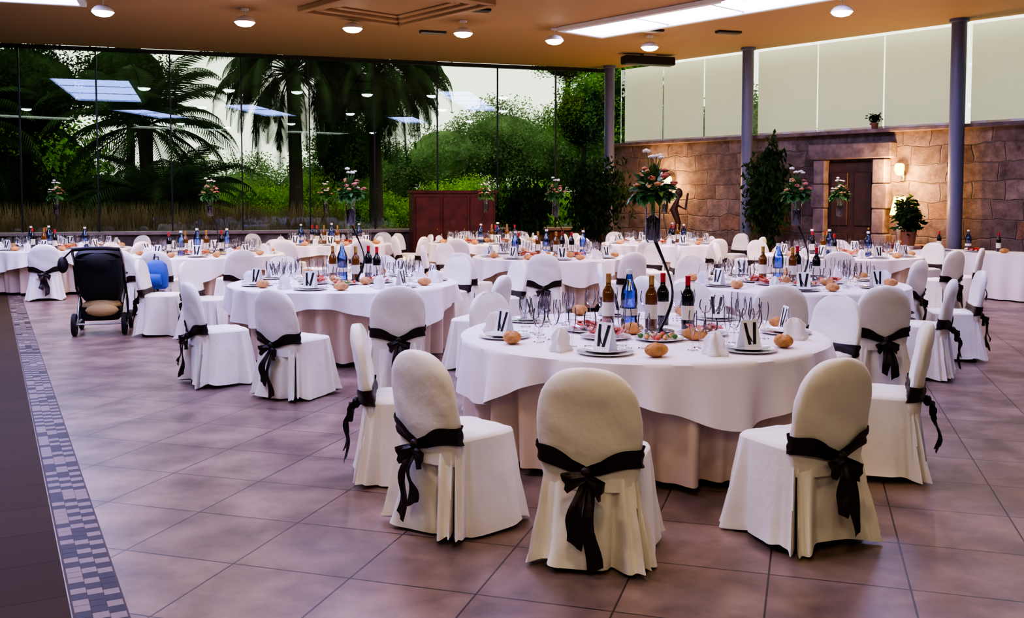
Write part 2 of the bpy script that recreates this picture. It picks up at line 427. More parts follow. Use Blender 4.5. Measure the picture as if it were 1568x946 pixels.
def spot_mesh():
    g = G()
    g.lathe([(.07, -.002), (.07, -.03), (.012, -.04), (.012, -.12)], M_white, 16)
    g.lathe([(.05, -.12), (.12, -.15), (.165, -.20), (.17, -.23)], M_white, 20, None, True, False)
    g.lathe([(.158, -.215), (.15, -.25), (.11, -.28), (.05, -.295), (.005, -.30)], M_lamp, 20)
    return g
sm = spot_mesh().mesh('ceiling_spotlight')
SP = [(-6.45, 15.5), (-4.46, 16.4), (-2.76, 17.0), (-.87, 17.5), (.79, 18.3), (5.2, 15.5), (2.68, 19.1), (3.3, 14.7),
      (-3.5, 11), (1.5, 11.5), (6.6, 11.2), (-2.0, 3.6), (1.6, 6), (.2, 2.6), (-8, 7), (6.6, 3.2)]
for i, (x, y) in enumerate(SP):
    put('ceiling_spotlight', sm, (x, y, H))
    l = bpy.data.lights.new('spot_beam', 'SPOT'); l.energy = 350 if i < 8 else (210 if i < 11 else 130); l.color = (1, .64, .34); l.spot_size = radians(120); l.spot_blend = .7; l.shadow_soft_size = .12
    o = bpy.data.objects.new('spot_beam', l); o.location = (x, y, H-.32); COL.objects.link(o)
g = G()
for k in range(3):
    s = 1-.18*k
    L2, W2 = 2.6*s, 2.0*s
    for a, b, c_, d in ((0, W2/2, L2, .12), (0, -W2/2, L2, .12), (L2/2, 0, .12, W2), (-L2/2, 0, .12, W2)):
        g.box((a, b, -.015*(3-k)), (c_, d, .03*(3-k)), M_ceil, None, .01)
put('ceiling_coffer', g.mesh('ceiling_coffer', False), (-1.9, 16.0, H-.001), AU)
g = G(); g.box((0, 0, -.02), (.5, .16, .04), M_trim, None, .01)
for k in range(4): g.box((0, -.05+k*.035, -.045), (.46, .008, .012), M_metal)
vm = g.mesh('ceiling_vent', False)
for x, y in ((-1.5, 18.6), (-.6, 16.4), (2.6, 18.4), (4.1, 18.6), (-4.2, 15.2)): put('ceiling_vent', vm, (x, y, H-.001), AV)
g = G(); g.box((0, 0, -.14), (1.2, .3, .18), M_trim, None, .02); g.box((0, 0, -.03), (.3, .2, .05), M_metal)
put('air_conditioner', g.mesh('air_conditioner', True, 30), (3.0, 21.6, H), AV)

# ------------------------------------------------------------------ chair
WB = [(.36, .40), (.45, .455), (.50, .45), (.58, .475), (.68, .475), (.75, .455), (.80, .42), (.84, .37), (.87, .31), (.89, .245), (.903, .17), (.909, .09), (.911, .02)]
def chair_geo(seed, tail=(.07, .02), sway=0):
    rnd = random.Random(seed); g = G()
    def cy(z): return -.205-.075*max(0, (z-.45)/.46)
    rings = []; N = 56
    zs = [.36, .42, .47, .52, .57, .62, .67, .72, .76, .80, .83, .86, .88, .893, .903, .908, .911]
    for z in zs:
        w = lerp(WB, z)/2; th = .034 if z < .8 else .034*max(.15, sqrt(max(0, 1-((z-.8)/.112)**2)))+.004
        r = []
        for i in range(N):
            a = 2*pi*i/N; c_, s_ = se(a, .55)
            wr = .004*sin(5*a+z*30+seed)*(1 if z < .75 else .3)
            yb = -.028*(1-(c_)**2)*(1 if s_ < 0 else .6)
            r.append((w*c_*(1+wr), cy(z)+th*s_+yb+.02+wr, z))
        rings.append(r)
    g.loft(rings, M_cover, True, True)
    N = 176; rings = []
    ph = [rnd.uniform(0, 6) for _ in range(6)]
    pl = [(1.25*pi+.02*rnd.uniform(-1, 1), .12, .055), (1.75*pi, .12, .055), (.25*pi, .07, .05), (.75*pi, .07, .05), (1.5*pi+.2*sin(ph[3]), .065, .12), (pi+.3*sin(ph[4]), .04, .10), (.3*sin(ph[5]), .04, .10)]
    for z in (.475, .465, .44, .38, .30, .22, .14, .07, .012):
        q = (.475-z)/.463; hx = .222+.036*q+.010*q*q; hy = .225+.040*q+.012*q*q; r = []
        for i in range(N):
            a = 2*pi*i/N; c_, s_ = se(a, .38)
            d = q*(.016*sin(7*a+ph[0]+.6*q)+.011*sin(13*a+ph[1])+.006*sin(23*a+ph[2]))
            for a0, dep, wd in pl:
                da = (a-a0+pi) % (2*pi)-pi; wq = wd*(.5+.6*q)
                d += q**.8*(-dep*math.exp(-(da/wq)**2)+dep*.5*(math.exp(-((da-wq*2.1)/wq)**2)+math.exp(-((da+wq*2.1)/wq)**2)))
            nrm = sqrt(c_*c_+s_*s_)
            zz = z+(.016*(1+sin(5*a+ph[1])) if z < .05 else 0)
            r.append((hx*c_+d*c_/nrm, hy*s_+d*s_/nrm, zz))
        rings.append(r)
    g.loft(rings[::-1], M_cover)
    top = rings[0]
    seat = [top]
    for sc_, z in ((.97, .486), (.85, .494), (.5, .50), (.05, .502)):
        seat.append([(x*sc_, y*sc_, z+.003*sin(x*40)*cos(y*30)) for x, y, _ in top])
    g.loft(seat, M_cover, False, True)
    N = 72; rows = []
    for k in range(6):
        kk = k/5*2-1; r = []
        for i in range(N):
            a = 2*pi*i/N; c_, s_ = se(a, .55)
            x0 = .232*c_
            rear = math.exp(-(x0/.10)**2)*(1 if s_ < 0 else 0)
            zc = .515-.065*rear; hh = .046*(1-.55*rear)+.004*sin(3*a)
            z = zc+kk*hh
            th = .034; yb = -.028*(1-c_**2)*(1 if s_ < 0 else .6)
            o = .012+.004*cos(k*2.2+3*a)
            w = max(lerp(WB, z)/2, .225)+o
            r.append((w*c_, cy(z)+.02+(th+o)*s_+yb, z))
        rows.append(r)
    g.loft(rows, M_sash)
    ky = cy(.45)-.075; kz = .445; kx = .008*sin(seed*3)
    g.sphere((kx, ky, kz), (.030, .024, .034), M_sash, 12, 8)
    for sg in (-1, 1):
        L = .080+.015*rnd.random(); dr = .03+.035*rnd.random()
        pts = []; ws = []; ds = []
        n = 13
        for i in range(n):
            t = i/(n-1); x = sin(pi*t)*L; y = -.012-.032*sin(pi*t)*(1 if t > .5 else .2)-.01*t
            pts.append((kx+sg*x, ky+y, kz-dr*sin(pi*t)-.012*t))
            ws.append(.028+.058*sin(pi*t)); ds.append((sg*.35*sin(pi*t), 0, 1))
        g.ribbon(pts, ws, ds, M_sash)
        zt = tail[0] if sg < 0 else tail[1]
        pts = []; ws = []; ds = []; n = 12
        for i in range(n):
            t = i/(n-1)
            pts.append((kx+sg*(.012+.035*t)+sway*t+.008*sin(t*7+seed), ky-.012-.05*sin(min(1, t*1.4)*pi/2)+.012*sin(t*8+seed), kz-.01-(kz-.01-zt)*t))
            ws.append(.028+.050*min(1, t*1.5)); ds.append((1, .35*sin(t*4+seed+sg), .55*sg*(t**3)))
        g.ribbon(pts, ws, ds, M_sash)
    for a in (-.18, .18):
        g.tube([(a, .17, 0), (a, .17, .44)], .012, M_dark, 6); g.tube([(a, -.19, 0), (a, -.17, .44)], .012, M_dark, 6)
    return g
CH = [chair_geo(s, t, w).mesh('dining_chair', True, 60) for s, t, w in ((1, (.14, .04), 0), (2, (.10, .18), .01), (3, (.20, .10), -.01), (5, (.17, .14), .02))]
ci = 0
def chair(bx, by, fx, fy, var=None):
    global ci
    f = Vector((fx, fy)).normalized(); x = bx+f.x*.22; y = by+f.y*.22
    k = ci % 4 if var is None else var; ci += 1
    put('dining_chair', CH[k], (x, y, 0), atan2(-f.x, f.y))
T1 = (.87, 6.46); T2 = (-1.8, 10.4); T3 = (2.95, 10.3)
chair(.34, 4.24, .30, 1, 0)
chair(-.43, 4.72, .74, .72, 1)
chair(1.50, 4.50, -.46, .88, 2)
chair(2.42, 5.75, -.93, .36, 3)
chair(2.46, 7.35, -.85, -.5)
chair(-.86, 5.68, 1, .1)
chair(-.16, 7.6, .75, -.65)
chair(1.55, 8.5, -.35, -.93)
chair(-1.93, 7.9, .55, .85, 0)
chair(-2.80, 8.5, .80, .55, 2)
chair(-.97, 8.2, -.22, .97, 1)
chair(-.12, 9.3, -.95, .35, 3)
chair(-3.75, 11.3, .95, -.2, 0)
chair(.05, 11.5, -.9, -.45)
chair(-2.9, 12.3, .5, -.85); chair(-1.7, 12.6, 0, -1); chair(-.7, 12.3, -.6, -.8)
chair(3.15, 8.2, -.05, 1, 3); chair(2.3, 8.3, .2, 1); chair(3.98, 8.85, -.85, .5, 1)
chair(4.75, 9.9, -.97, .25, 2); chair(4.85, 11.6, -.65, .7, 0); chair(3.6, 12.4, -.3, -.95); chair(1.3, 9.2, .85, .5); chair(1.05, 10.9, .95, -.2); chair(2.3, 12.4, .3, -.95)
TL = {'5': (.6, 15.0), '4': (-4.9, 15.6), '6': (5.2, 15.3), '7': (-8.1, 17.4), '8': (-3.6, 19.2), '9': (-.5, 19.7), '10': (3.0, 19.4)}
chair(-.68, 13.2, .6, .8); chair(.42, 12.9, .1, 1); chair(1.65, 13.3, -.5, .85); chair(-1.35, 15.2, 1, 0); chair(2.55, 15.2, -1, 0)
for k in ('5', '4', '6', '7', '8', '9', '10'):
    x, y = TL[k]
    for a in ([30, 70, 110, 150] if k == '5' else [-150, -110, -65, -25, 20, 70, 110, 160]):
        aa = radians(a+random.uniform(-8, 8)); r = random.uniform(1.9, 2.0)
        px, py = x+r*cos(aa), y+r*sin(aa)
        if (Vector((px, py))-C).dot(Un) < .45 or (Vector((px, py))-C).dot(Mn) < .5: continue
        if k == '4' and a in (-25, -150): continue
        if k == '6' and a == -150: continue
        chair(px, py, -cos(aa)+random.uniform(-.1, .1), -sin(aa)+random.uniform(-.1, .1))
chair(-4.45, 11.7, .97, .1, 2)

# ------------------------------------------------------------------ table
def table_geo(seed, R=1.2):
    rnd = random.Random(seed); g = G(); N = 360
    ph = [rnd.uniform(0, 6) for _ in range(5)]
    rings = []
    for z in (.738, .70, .6, .5, .4, .3, .2, .12, .05):
        q = (.738-z)/.69; r = []
        for i in range(N):
            a = 2*pi*i/N
            f = .6*sin(26*a+ph[0]+1.8*sin(3*a))+.4*sin(41*a+ph[1]+sin(5*a))+.3*sin(11*a+ph[2])
            rr = R-.06+.10*(q**.45)*f-.05*q
            r.append((rr*cos(a), rr*sin(a), z))
        rings.append(r)
    g.loft(rings[::-1], M_under)
    rings = []
    def drop(a):
        k = abs(cos(2*(a)-2*radians(-72)))
        return .14+.22*k**1.6+.022*sin(9*a)
    for rr in (.02, .4, .8, 1.0, 1.12, 1.17, 1.192):
        rings.append([(rr*cos(2*pi*i/N), rr*sin(2*pi*i/N), .752-(.004 if rr > 1.18 else 0)) for i in range(N)])
    for s in (.03, .1, .25, .4, .55, .7, .85, 1.0):
        r = []
        for i in range(N):
            a = 2*pi*i/N
            f = .6*sin(16*a+ph[4]+sin(4*a))+.4*sin(29*a+ph[1])
            rr = R+.012+.012*s+.065*s*f*(abs(cos(2*a+ph[2]))*.6+.5)
            r.append((rr*cos(a), rr*sin(a), .746-s*drop(a)))
        rings.append(r)
    g.loft(rings, M_over, True, False)
    g.lathe([(.5, 0), (.5, .03), (.06, .08), (.05, .70), (R-.12, .71), (R-.12, .733)], M_dark, 32)
    return g
TM = [table_geo(s).mesh('banquet_table', True, 60) for s in (1, 2, 3)]

# ------------------------------------------------------------------ tableware
def plate_geo():
    g = G(); g.lathe([(.09, 0), (.10, .004), (.165, .012), (.166, .016), (.10, .010), (.001, .009)], M_china, 32)
    g.lathe([(.07, .012), (.125, .026), (.126, .029), (.08, .018), (.001, .017)], M_china, 32, None, True, False); return g
def card_geo():
    g = G(); w = .062; h = .165; b = .038; z0 = 0.0
    for s in (-1, 1):
        g.add([(-w, s*b, z0), (w, s*b, z0), (w, 0, h), (-w, 0, h)], [(0, 1, 2, 3)], M_card)
        def q(x0, za, x1, zb, t):
            def P(x, z): return (x, s*(b*(1-z/h)+.0015), z)
            return [P(x0-t, za), P(x0+t, za), P(x1+t, zb), P(x1-t, zb)]
        g.add(q(-.022, .025, -.036, .15, .011), [(0, 1, 2, 3)], M_ink)
        g.add(q(.014, .025, .036, .15, .012), [(0, 1, 2, 3)], M_ink)
        g.add(q(-.03, .10, -.002, .04, .005), [(0, 1, 2, 3)], M_ink)
    return g
def napkin_geo():
    g = G(); rings = []
    for k, (r, z) in enumerate(((.08, 0), (.085, .02), (.06, .05), (.065, .10), (.035, .14), (.008, .15))):
        rings.append([(r*(1+.3*sin(5*2*pi*i/40+k*.4))*cos(2*pi*i/40), .75*r*(1+.3*sin(4*2*pi*i/40))*sin(2*pi*i/40), z+(.006*sin(6*pi*i/40*2) if z else 0)) for i in range(40)])
    g.loft(rings, M_napkin, True, True); return g
def roll_geo():
    g = G(); rings = []
    for j in range(11):
        a = -pi/2+pi*j/10; q = max(cos(a), .02); r = []
        for i in range(24):
            b = 2*pi*i/24; x = .078*q*cos(b); y = .058*q*sin(b); z = .040+.042*sin(a)*(1 if a > 0 else .93)
            if a > 0: z -= .012*math.exp(-((y+.25*x)/.009)**2)+.003*sin(4*b)
            r.append((x, y, z))
        rings.append(r)
    g.loft(rings, M_bread, True, True); return g
def wineglass_geo(h=.21, r=.04):
    g = G(); g.lathe([(.034, 0), (.034, .003), (.006, .008), (.004, .05), (.0045, h*.42), (r*.6, h*.48), (r, h*.68), (r*.95, h*.85), (r*.78, h)], M_glass, 16, None, True, False); return g
def flute_geo():
    g = G(); g.lathe([(.03, 0), (.03, .003), (.005, .008), (.004, .08), (.012, .10), (.024, .15), (.026, .20), (.022, .235)], M_glass, 14, None, True, False); return g
def water_geo():
    g = G(); g.lathe([(.046, 0), (.05, .01), (.05, .05), (.046, .06), (.05, .07), (.05, .12), (.046, .13), (.05, .14), (.05, .20), (.045, .235), (.022, .29), (.018, .32), (.018, .33)], M_blueglass, 20)
    g.lathe([(.0505, .08), (.0505, .12)], M_label, 20, None, False, False)
    g.lathe([(.021, .325), (.021, .35), (.018, .353)], M_white, 16); return g
def bottle_geo(mg, cap, lab):
    g = G(); g.lathe([(.036, 0), (.038, .005), (.038, .19), (.034, .215), (.016, .245), (.0145, .30), (.016, .302), (.016, .315)], mg, 20)
    g.lathe([(.0386, .06), (.0386, .145)], lab, 20, None, False, False)
    g.lathe([(.0155, .255), (.0165, .318), (.012, .32)], cap, 14); return g
def ham_geo():
    g = G(); g.lathe([(.09, 0), (.10, .004), (.165, .016), (.166, .02), (.10, .012), (.001, .011)], M_china, 32)
    rnd = random.Random(4)
    for k in range(30):
        a = rnd.uniform(0, 6.28); r = rnd.uniform(0, .11); s = rnd.uniform(.028, .042)
        M = T(r*cos(a), r*sin(a), .03+rnd.uniform(0, .03), rnd.uniform(0, 6), rnd.uniform(-.6, .6), rnd.uniform(-.6, .6))
        g.sphere((0, 0, 0), (s, s*.7, .006), M_ham if k % 6 else M_fl_w, 10, 4, M)
    return g
def canape_geo():
    g = G(); g.lathe([(.09, 0), (.10, .004), (.155, .016), (.156, .02), (.10, .012), (.001, .011)], M_china, 32)
    for k in range(16):
        a = k*2.4; r = .03*sqrt(k)
        g.sphere((r*cos(a), r*sin(a), .028), (.019, .019, .016), (M_food, M_ham, M_food, M_leaf)[k % 4], 8, 5)
    return g
def center_geo(seed=0):
    rnd = random.Random(seed); g = G()
    g.lathe([(.10, 0), (.10, .012), (.02, .022)], M_blackgl, 24)
    pts = []
    for i in range(25):
        t = i/24; z = .015+.64*t
        pts.append((.10*sin(pi*t)+.02*sin(2*pi*t)-.05*t, .02*sin(2*pi*t), z))
    g.tube(pts, [.010+.003*cos(pi*2*i/24) for i in range(25)], M_blackgl, 10)
    V_ = T(-.05, 0, 0)
    g.lathe([(.035, .60), (.05, .62), (.052, .84), (.065, .90)], M_glass, 20, V_, True, False)
    g.lathe([(.033, .615), (.042, .63), (.042, .76), (.02, .78)], M_blackgl, 16, V_)
    g.tube([(0, 0, .76), (0, 0, .95)], .014, M_leaf, 6, V_)
    for k in range(46):
        a = rnd.uniform(0, 2*pi); el = rnd.uniform(-.55, .35); L = rnd.uniform(.09, .14); R_ = rnd.uniform(.03, .08)
        M = V_ @ T(R_*cos(a), R_*sin(a), .93+R_*.5*sin(el), a, 0, -el)
        w = L*.30
        g.add([(0, 0, 0), (L*.3, -w, .012), (L*.7, -w*.8, .01), (L, 0, -.02), (L*.7, w*.8, .01), (L*.3, w, .012)], [(0, 1, 2, 3, 4, 5)], M_leaf, M)
    for k in range(110):
        a = rnd.uniform(0, 2*pi); el = rnd.uniform(-.2, 1.5); L = rnd.uniform(.05, .085); R_ = rnd.uniform(.04, .12)
        M = V_ @ T(R_*cos(a)*cos(el), R_*sin(a)*cos(el), .96+R_*.9*sin(el), a, 0, -el+rnd.uniform(-.4, .4))
        w = L*.28
        g.add([(0, 0, 0), (L*.4, -w, .01), (L, 0, -.01), (L*.4, w, .01)], [(0, 1, 2, 3)], M_leaf, M)
    for k in range(24):
        a = k*2.4+rnd.uniform(-.3, .3); el = rnd.uniform(.0, 1.2); R_ = rnd.uniform(.10, .15)
        if k > 17: el = rnd.uniform(1.15, 1.5); R_ = rnd.uniform(.18, .25)
        c_ = (R_*cos(a)*cos(el)-.05, R_*sin(a)*cos(el), .97+R_*1.0*sin(el)); r = rnd.uniform(.016, .028)
        m = (M_fl_p, M_fl_w, M_fl_o, M_fl_p, M_fl_o)[k % 5] if k <= 17 else M_fl_w
        if k > 17: g.tube([(-.05, 0, .95), (c_[0], c_[1], c_[2])], .003, M_leaf, 4)
        for q in range(5):
            b = q*1.256
            g.sphere((c_[0]+r*.55*cos(b), c_[1]+r*.55*sin(b), c_[2]), (r*.6, r*.6, r*.45), m, 7, 5)
        g.sphere((c_[0], c_[1], c_[2]+r*.3), (r*.45, r*.45, r*.4), m, 7, 5)
    return g
KG = {'dinner_plate': plate_geo(), 'menu_card': card_geo(), 'folded_napkin': napkin_geo(), 'bread_roll': roll_geo(),
      'wine_glass': wineglass_geo(), 'water_glass': wineglass_geo(.17, .045), 'champagne_flute': flute_geo(), 'water_bottle': water_geo(),
      'wine_bottle': bottle_geo(M_wineglass, M_red, M_label), 'liquor_bottle': bottle_geo(M_amber, M_gold, M_label), 'ham_platter': ham_geo(),
      'canape_platter': canape_geo(), 'flower_centerpiece': center_geo(3)}
KM = {k: v.mesh(k, True, 45) for k, v in KG.items()}
Z = .7525
def setting(seed, seats):
    rnd = random.Random(seed); L = []
    for a_ in seats:
        a = radians(a_+rnd.uniform(-3, 3)); rp = .95
        def P(r, da): return (r*cos(a+da), r*sin(a+da))
        x, y = P(rp, 0); L.append(('dinner_plate', x, y, 0, a, 1))
        L.append(('menu_card', x, y, .018, a+pi/2+rnd.uniform(-.5, .5), 1))
        x, y = P(.98, -.28)
        if rnd.random() < .8: L.append(('folded_napkin', x, y, 0, a, .9))
        x, y = P(1.01, .29+rnd.uniform(-.03, .03)); L.append(('bread_roll', x, y, 0, rnd.uniform(0, 3), 1))
        for r, da, k in ((.72, -.22, 'wine_glass'), (.70, -.08, 'water_glass'), (.72, .10, 'champagne_flute'), (.70, .24, 'wine_glass'), (.61, .02, 'champagne_flute'), (.82, .30, 'wine_glass'), (.80, -.33, 'champagne_flute')):
            x, y = P(r+rnd.uniform(-.01, .01), da); L.append((k, x, y, 0, 0, 1))
    for k, x, y in (('water_bottle', -.06, .22), ('liquor_bottle', .09, .20), ('liquor_bottle', -.19, .36), ('wine_bottle', .33, .14), ('wine_bottle', .20, .40), ('bread_roll', -.08, -.10), ('bread_roll', .28, -.36)):
        L.append((k, x, y, 0, rnd.uniform(0, 6), 1.15 if 'bottle' in k else 1))
    for k, x, y in (('ham_platter', -.36, .05), ('canape_platter', .06, -.36), ('ham_platter', .38, -.13), ('ham_platter', -.27, -.28)):
        L.append((k, x, y, 0, rnd.uniform(0, 6), 1))
    L.append(('flower_centerpiece', .12, .02, 0, 0, 1))
    return L
S1 = [-163, -112, -55, -5, 45, 95, 145]
for i, (t, rot) in enumerate(((T1, 0), (T2, .1), (T3, .15))):
    put('banquet_table', TM[i % 3], (t[0], t[1], 0), (0, .5, 1.2)[i])
    for k, x, y, z, r, s in setting(i+1, S1 if i == 0 else [c_+12 for c_ in S1]):
        put(k, KM[k], (t[0]+x, t[1]+y, Z+z*1.0), r, s)
fg = G()
for k, x, y, z, r, s in setting(20, [-170, -125, -80, -35, 10, 55, 100, 145]): fg.merge(KG[k], T(x, y, z, r, 0, 0, s))
for x, y, k in ((.52, .3, 'water_bottle'), (-.55, -.2, 'water_bottle'), (-.5, .3, 'wine_bottle')): fg.merge(KG[k], T(x, y, 0, 0, 0, 0, 1.1))
FM = fg.mesh('tableware_setting', True, 45)
for i, (k, t) in enumerate(TL.items()):
    put('banquet_table', TM[i % 3], (t[0], t[1], 0), i*1.3)
    put('tableware_setting', FM, (t[0], t[1], Z), i*.8)

# ------------------------------------------------------------------ long buffet along right wall
def buffet(L=4.1, W=.9):
    g = G(); N = 200; rings = []
    def per(i):
        s = i/N*2*(L+W)
        if s < L: return (-L/2+s, -W/2, 0, -1)
        s -= L
        if s < W: return (L/2, -W/2+s, 1, 0)
        s -= W
        if s < L: return (L/2-s, W/2, 0, 1)
        s -= L; return (-L/2, W/2-s, -1, 0)
    for z in (.752, .745, .6, .45, .3, .15, .02):
        q = (.752-z)/.73; r = []
        for i in range(N):
            x, y, nx, ny = per(i); f = .045*q*(sin(i*.9)+.6*sin(i*.37+1))
            r.append((x+nx*(f+.012), y+ny*(f+.012), z))
        rings.append(r)
    g.loft(rings[::-1], M_over, False, True)
    for a in (-1, 1):
        for b in (-1, 1): g.tube([(a*(L/2-.1), b*(W/2-.1), 0), (a*(L/2-.1), b*(W/2-.1), .7)], .02, M_dark)
    return g
p = RW(10.45, 1.14)
put('buffet_table', buffet().mesh('buffet_table', True, 50), (p.x, p.y, 0), AU)
rnd = random.Random(5)
for k in range(15):
    p = RW(8.6+k*.25, 1.14+(.2 if k % 2 else -.2))
    kk = ('wine_bottle', 'dinner_plate', 'water_bottle', 'ham_platter', 'wine_bottle', 'bread_roll')[k % 6]
    put(kk, KM[kk], (p.x, p.y, Z+.001), 0)

# ------------------------------------------------------------------ stroller
def stroller():
    g = G()
    def wheel(x, y, r, w):
        M = T(x, y, r, 0, 0, pi/2)
        prof = [(r-.03, -w/2), (r-.006, -w/2), (r, -w/4), (r, w/4), (r-.006, w/2), (r-.03, w/2), (r-.034, 0)]
        g.lathe(prof+[prof[0]], M_rubber, 28, M, False, False)
        g.lathe([(.025, -w/2-.005), (.025, w/2+.005)], M_metal, 12, M)
        for k in range(6):
            a = k*pi/3; g.tube([(x, y, r), (x, y+(r-.03)*cos(a), r+(r-.03)*sin(a))], .006, M_metal, 6)
    for sx_ in (-1, 1):
        wheel(sx_*.28, -.12, .135, .05); wheel(sx_*.29, .52, .115, .045)
        g.tube([(sx_*.25, -.12, .135), (sx_*.26, .25, .50), (sx_*.27, .1, .75), (sx_*.27, -.2, .98), (sx_*.26, -.30, 1.04)], .016, M_metal)
        g.tube([(sx_*.26, .52, .12), (sx_*.27, .35, .38), (sx_*.28, .1, .55), (sx_*.27, -.12, .85)], .015, M_blk)
        g.tube([(sx_*.25, -.12, .145), (sx_*.26, .52, .15)], .012, M_metal)
    g.tube([(-.26, -.30, 1.04), (-.1, -.34, 1.055), (.1, -.34, 1.055), (.26, -.30, 1.04)], .022, M_blk)
    g.tube([(-.28, -.12, .135), (.28, -.12, .135)], .01, M_metal)
    rings = []
    for z, w, y, d in ((.40, .20, .20, .18), (.48, .24, .14, .20), (.58, .255, .08, .18), (.70, .265, .0, .15), (.82, .27, -.04, .15), (.92, .265, -.06, .16)):
        rings.append([(w*se(2*pi*i/32, .45)[0], y+d*se(2*pi*i/32, .45)[1], z+.01*cos(2*pi*i/32*2)) for i in range(32)])
    g.loft(rings, M_blk, True, True)
    hood = []
    for j in range(12):
        a = -.5+j*.2
        s_ = 1.0+(.02 if j % 2 else 0)
        hood.append([(.275*s_*se(pi*i/20, .6)[0], -.04+.26*s_*sin(a-.2)*se(pi*i/20, .6)[1]*.9, .82+.24*s_*cos(a*.9-.3)*se(pi*i/20, .6)[1]) for i in range(21)])
    g.loft(hood, M_blk, False, False, False)
    g.sphere((0, -.05, .88), (.26, .19, .17), M_blk, 24, 10)
    g.tube([(-.26, .0, .74), (-.28, .25, .72), (0, .42, .70), (.28, .25, .72), (.26, .0, .74)], .016, M_blk)
    rings = []
    for z, s in ((.17, .85), (.20, .95), (.34, 1.0)):
        rings.append([(.24*s*se(2*pi*i/28, .4)[0], .14+.26*s*se(2*pi*i/28, .4)[1], z) for i in range(28)])
    g.loft(rings, M_blk, True, False)
    g.sphere((0, .12, .33), (.23, .24, .10), M_blanket, 18, 8)
    g.sphere((.03, -.13, .30), (.19, .05, .075), M_blanket, 14, 6)
    g.sphere((-.38, -.2, .86), (.06, .09, .10), M_blk, 12, 8); g.tube([(-.26, -.30, 1.04), (-.36, -.24, .94)], .01, M_blk)
    return g
put('baby_stroller', stroller().mesh('baby_stroller', True, 50), (-5.0, 11.75, 0), .28)
g = G()
rings = []
for z, w, d in ((0, .12, .05), (.03, .155, .075), (.2, .16, .085), (.33, .14, .07), (.38, .09, .04), (.40, .04, .02)):
    rings.append([(w*se(2*pi*i/28, .6)[0], d*se(2*pi*i/28, .6)[1], z) for i in range(28)])
g.loft(rings, M_plasticb, True, True); g.tube([(-.03, 0, .39), (-.03, 0, .44), (.03, 0, .44), (.03, 0, .39)], .008, M_blk)
g.box((0, -.085, .13), (.2, .04, .16), M_plasticb, None, .015)
g.tube([(-.06, .06, .36), (-.06, .11, .40), (-.06, .14, .47)], .01, M_blk)
chair(-5.00, 13.6, .1, 1, 1)
put('blue_backpack', g.mesh('blue_backpack'), (-4.90, 13.34, .40), 0.05)

# ------------------------------------------------------------------ cabinet near glass
g = G()
g.box((0, 0, .92), (1.9, .5, 1.68), M_wood, None, .015); g.box((0, 0, 1.78), (2.0, .58, .07), M_wood, None, .015); g.box((0, 0, .04), (1.8, .45, .08), M_wood)
for k in range(3):
    g.box((-.62+k*.62, -.26, .92), (.56, .03, 1.5), M_wood, None, .012); g.sphere((-.42+k*.62, -.29, .95), (.018, .018, .018), M_gold)
put('wooden_cabinet', g.mesh('wooden_cabinet', True, 30), (-1.35, 22.0, 0), AV)

# ------------------------------------------------------------------ foliage
def leaves(n, rad, size, m, seed, shell=.55, droop=0, nc=26, sp_=.42):
    rnd = random.Random(seed); g = G(); vs = []; fs = []
    cl = [(rnd.gauss(0, 1), rnd.gauss(0, 1), rnd.gauss(0, 1)) for _ in range(nc)]
    cl = [Vector(c_).normalized() for c_ in cl]
    for k in range(n):
        c_ = cl[rnd.randrange(nc)]
        d = Vector((rnd.gauss(0, 1), rnd.gauss(0, 1), rnd.gauss(0, 1))).normalized()*sp_*rnd.random()**.4
        p = c_*rnd.uniform(shell, .85)+d; p = Vector((p.x*rad[0], p.y*rad[1], p.z*rad[2]))
        a = Vector((rnd.uniform(-1, 1), rnd.uniform(-1, 1), rnd.uniform(-1, .4)-droop)).normalized()
        b = a.cross(Vector((rnd.uniform(-1, 1), rnd.uniform(-1, 1), rnd.uniform(-1, 1)))).normalized()
        s = size*rnd.uniform(.6, 1.4); i = len(vs)
        vs += [p, p+a*s*.5+b*s*.22, p+a*s, p+a*s*.5-b*s*.22]; fs.append((i, i+1, i+2, i+3))
    g.add(vs, fs, m); return g
TREE = {}
def tree_mesh(kind, seed):
    key = (kind, seed)
    if key in TREE: return TREE[key]
    mm = {'dark': M_fol2, 'mid': M_fol, 'bright': M_fol3, 'far': M_far}[kind]
    if kind == 'far': g = leaves(16000, (1, 1, .85), .045, mm, seed, .6, 0, 40, .30)
    else: g = leaves(9000, (1, 1, .85), .070, mm, seed, .55, 0, 34, .36)
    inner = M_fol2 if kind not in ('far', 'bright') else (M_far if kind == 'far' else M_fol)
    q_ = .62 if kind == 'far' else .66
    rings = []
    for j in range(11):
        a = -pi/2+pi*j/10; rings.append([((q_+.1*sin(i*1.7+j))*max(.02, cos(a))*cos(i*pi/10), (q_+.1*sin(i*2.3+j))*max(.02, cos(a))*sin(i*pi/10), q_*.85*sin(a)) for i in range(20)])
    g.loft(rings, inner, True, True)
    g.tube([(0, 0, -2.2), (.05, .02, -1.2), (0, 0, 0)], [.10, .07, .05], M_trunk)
    TREE[key] = g.mesh('tree', False); return TREE[key]
def tree(kind, X, D, zc, R, Rz=None, seed=1, name='garden_tree'):
    put(name, tree_mesh(kind, seed), (X, D, zc), random.uniform(0, 6), (R, R, Rz or R))
g = G(); g.box((0, 60, -.2), (260, 170, .2), M_grass); put('garden_ground', g.mesh('garden_ground', False), (0, 0, 0))
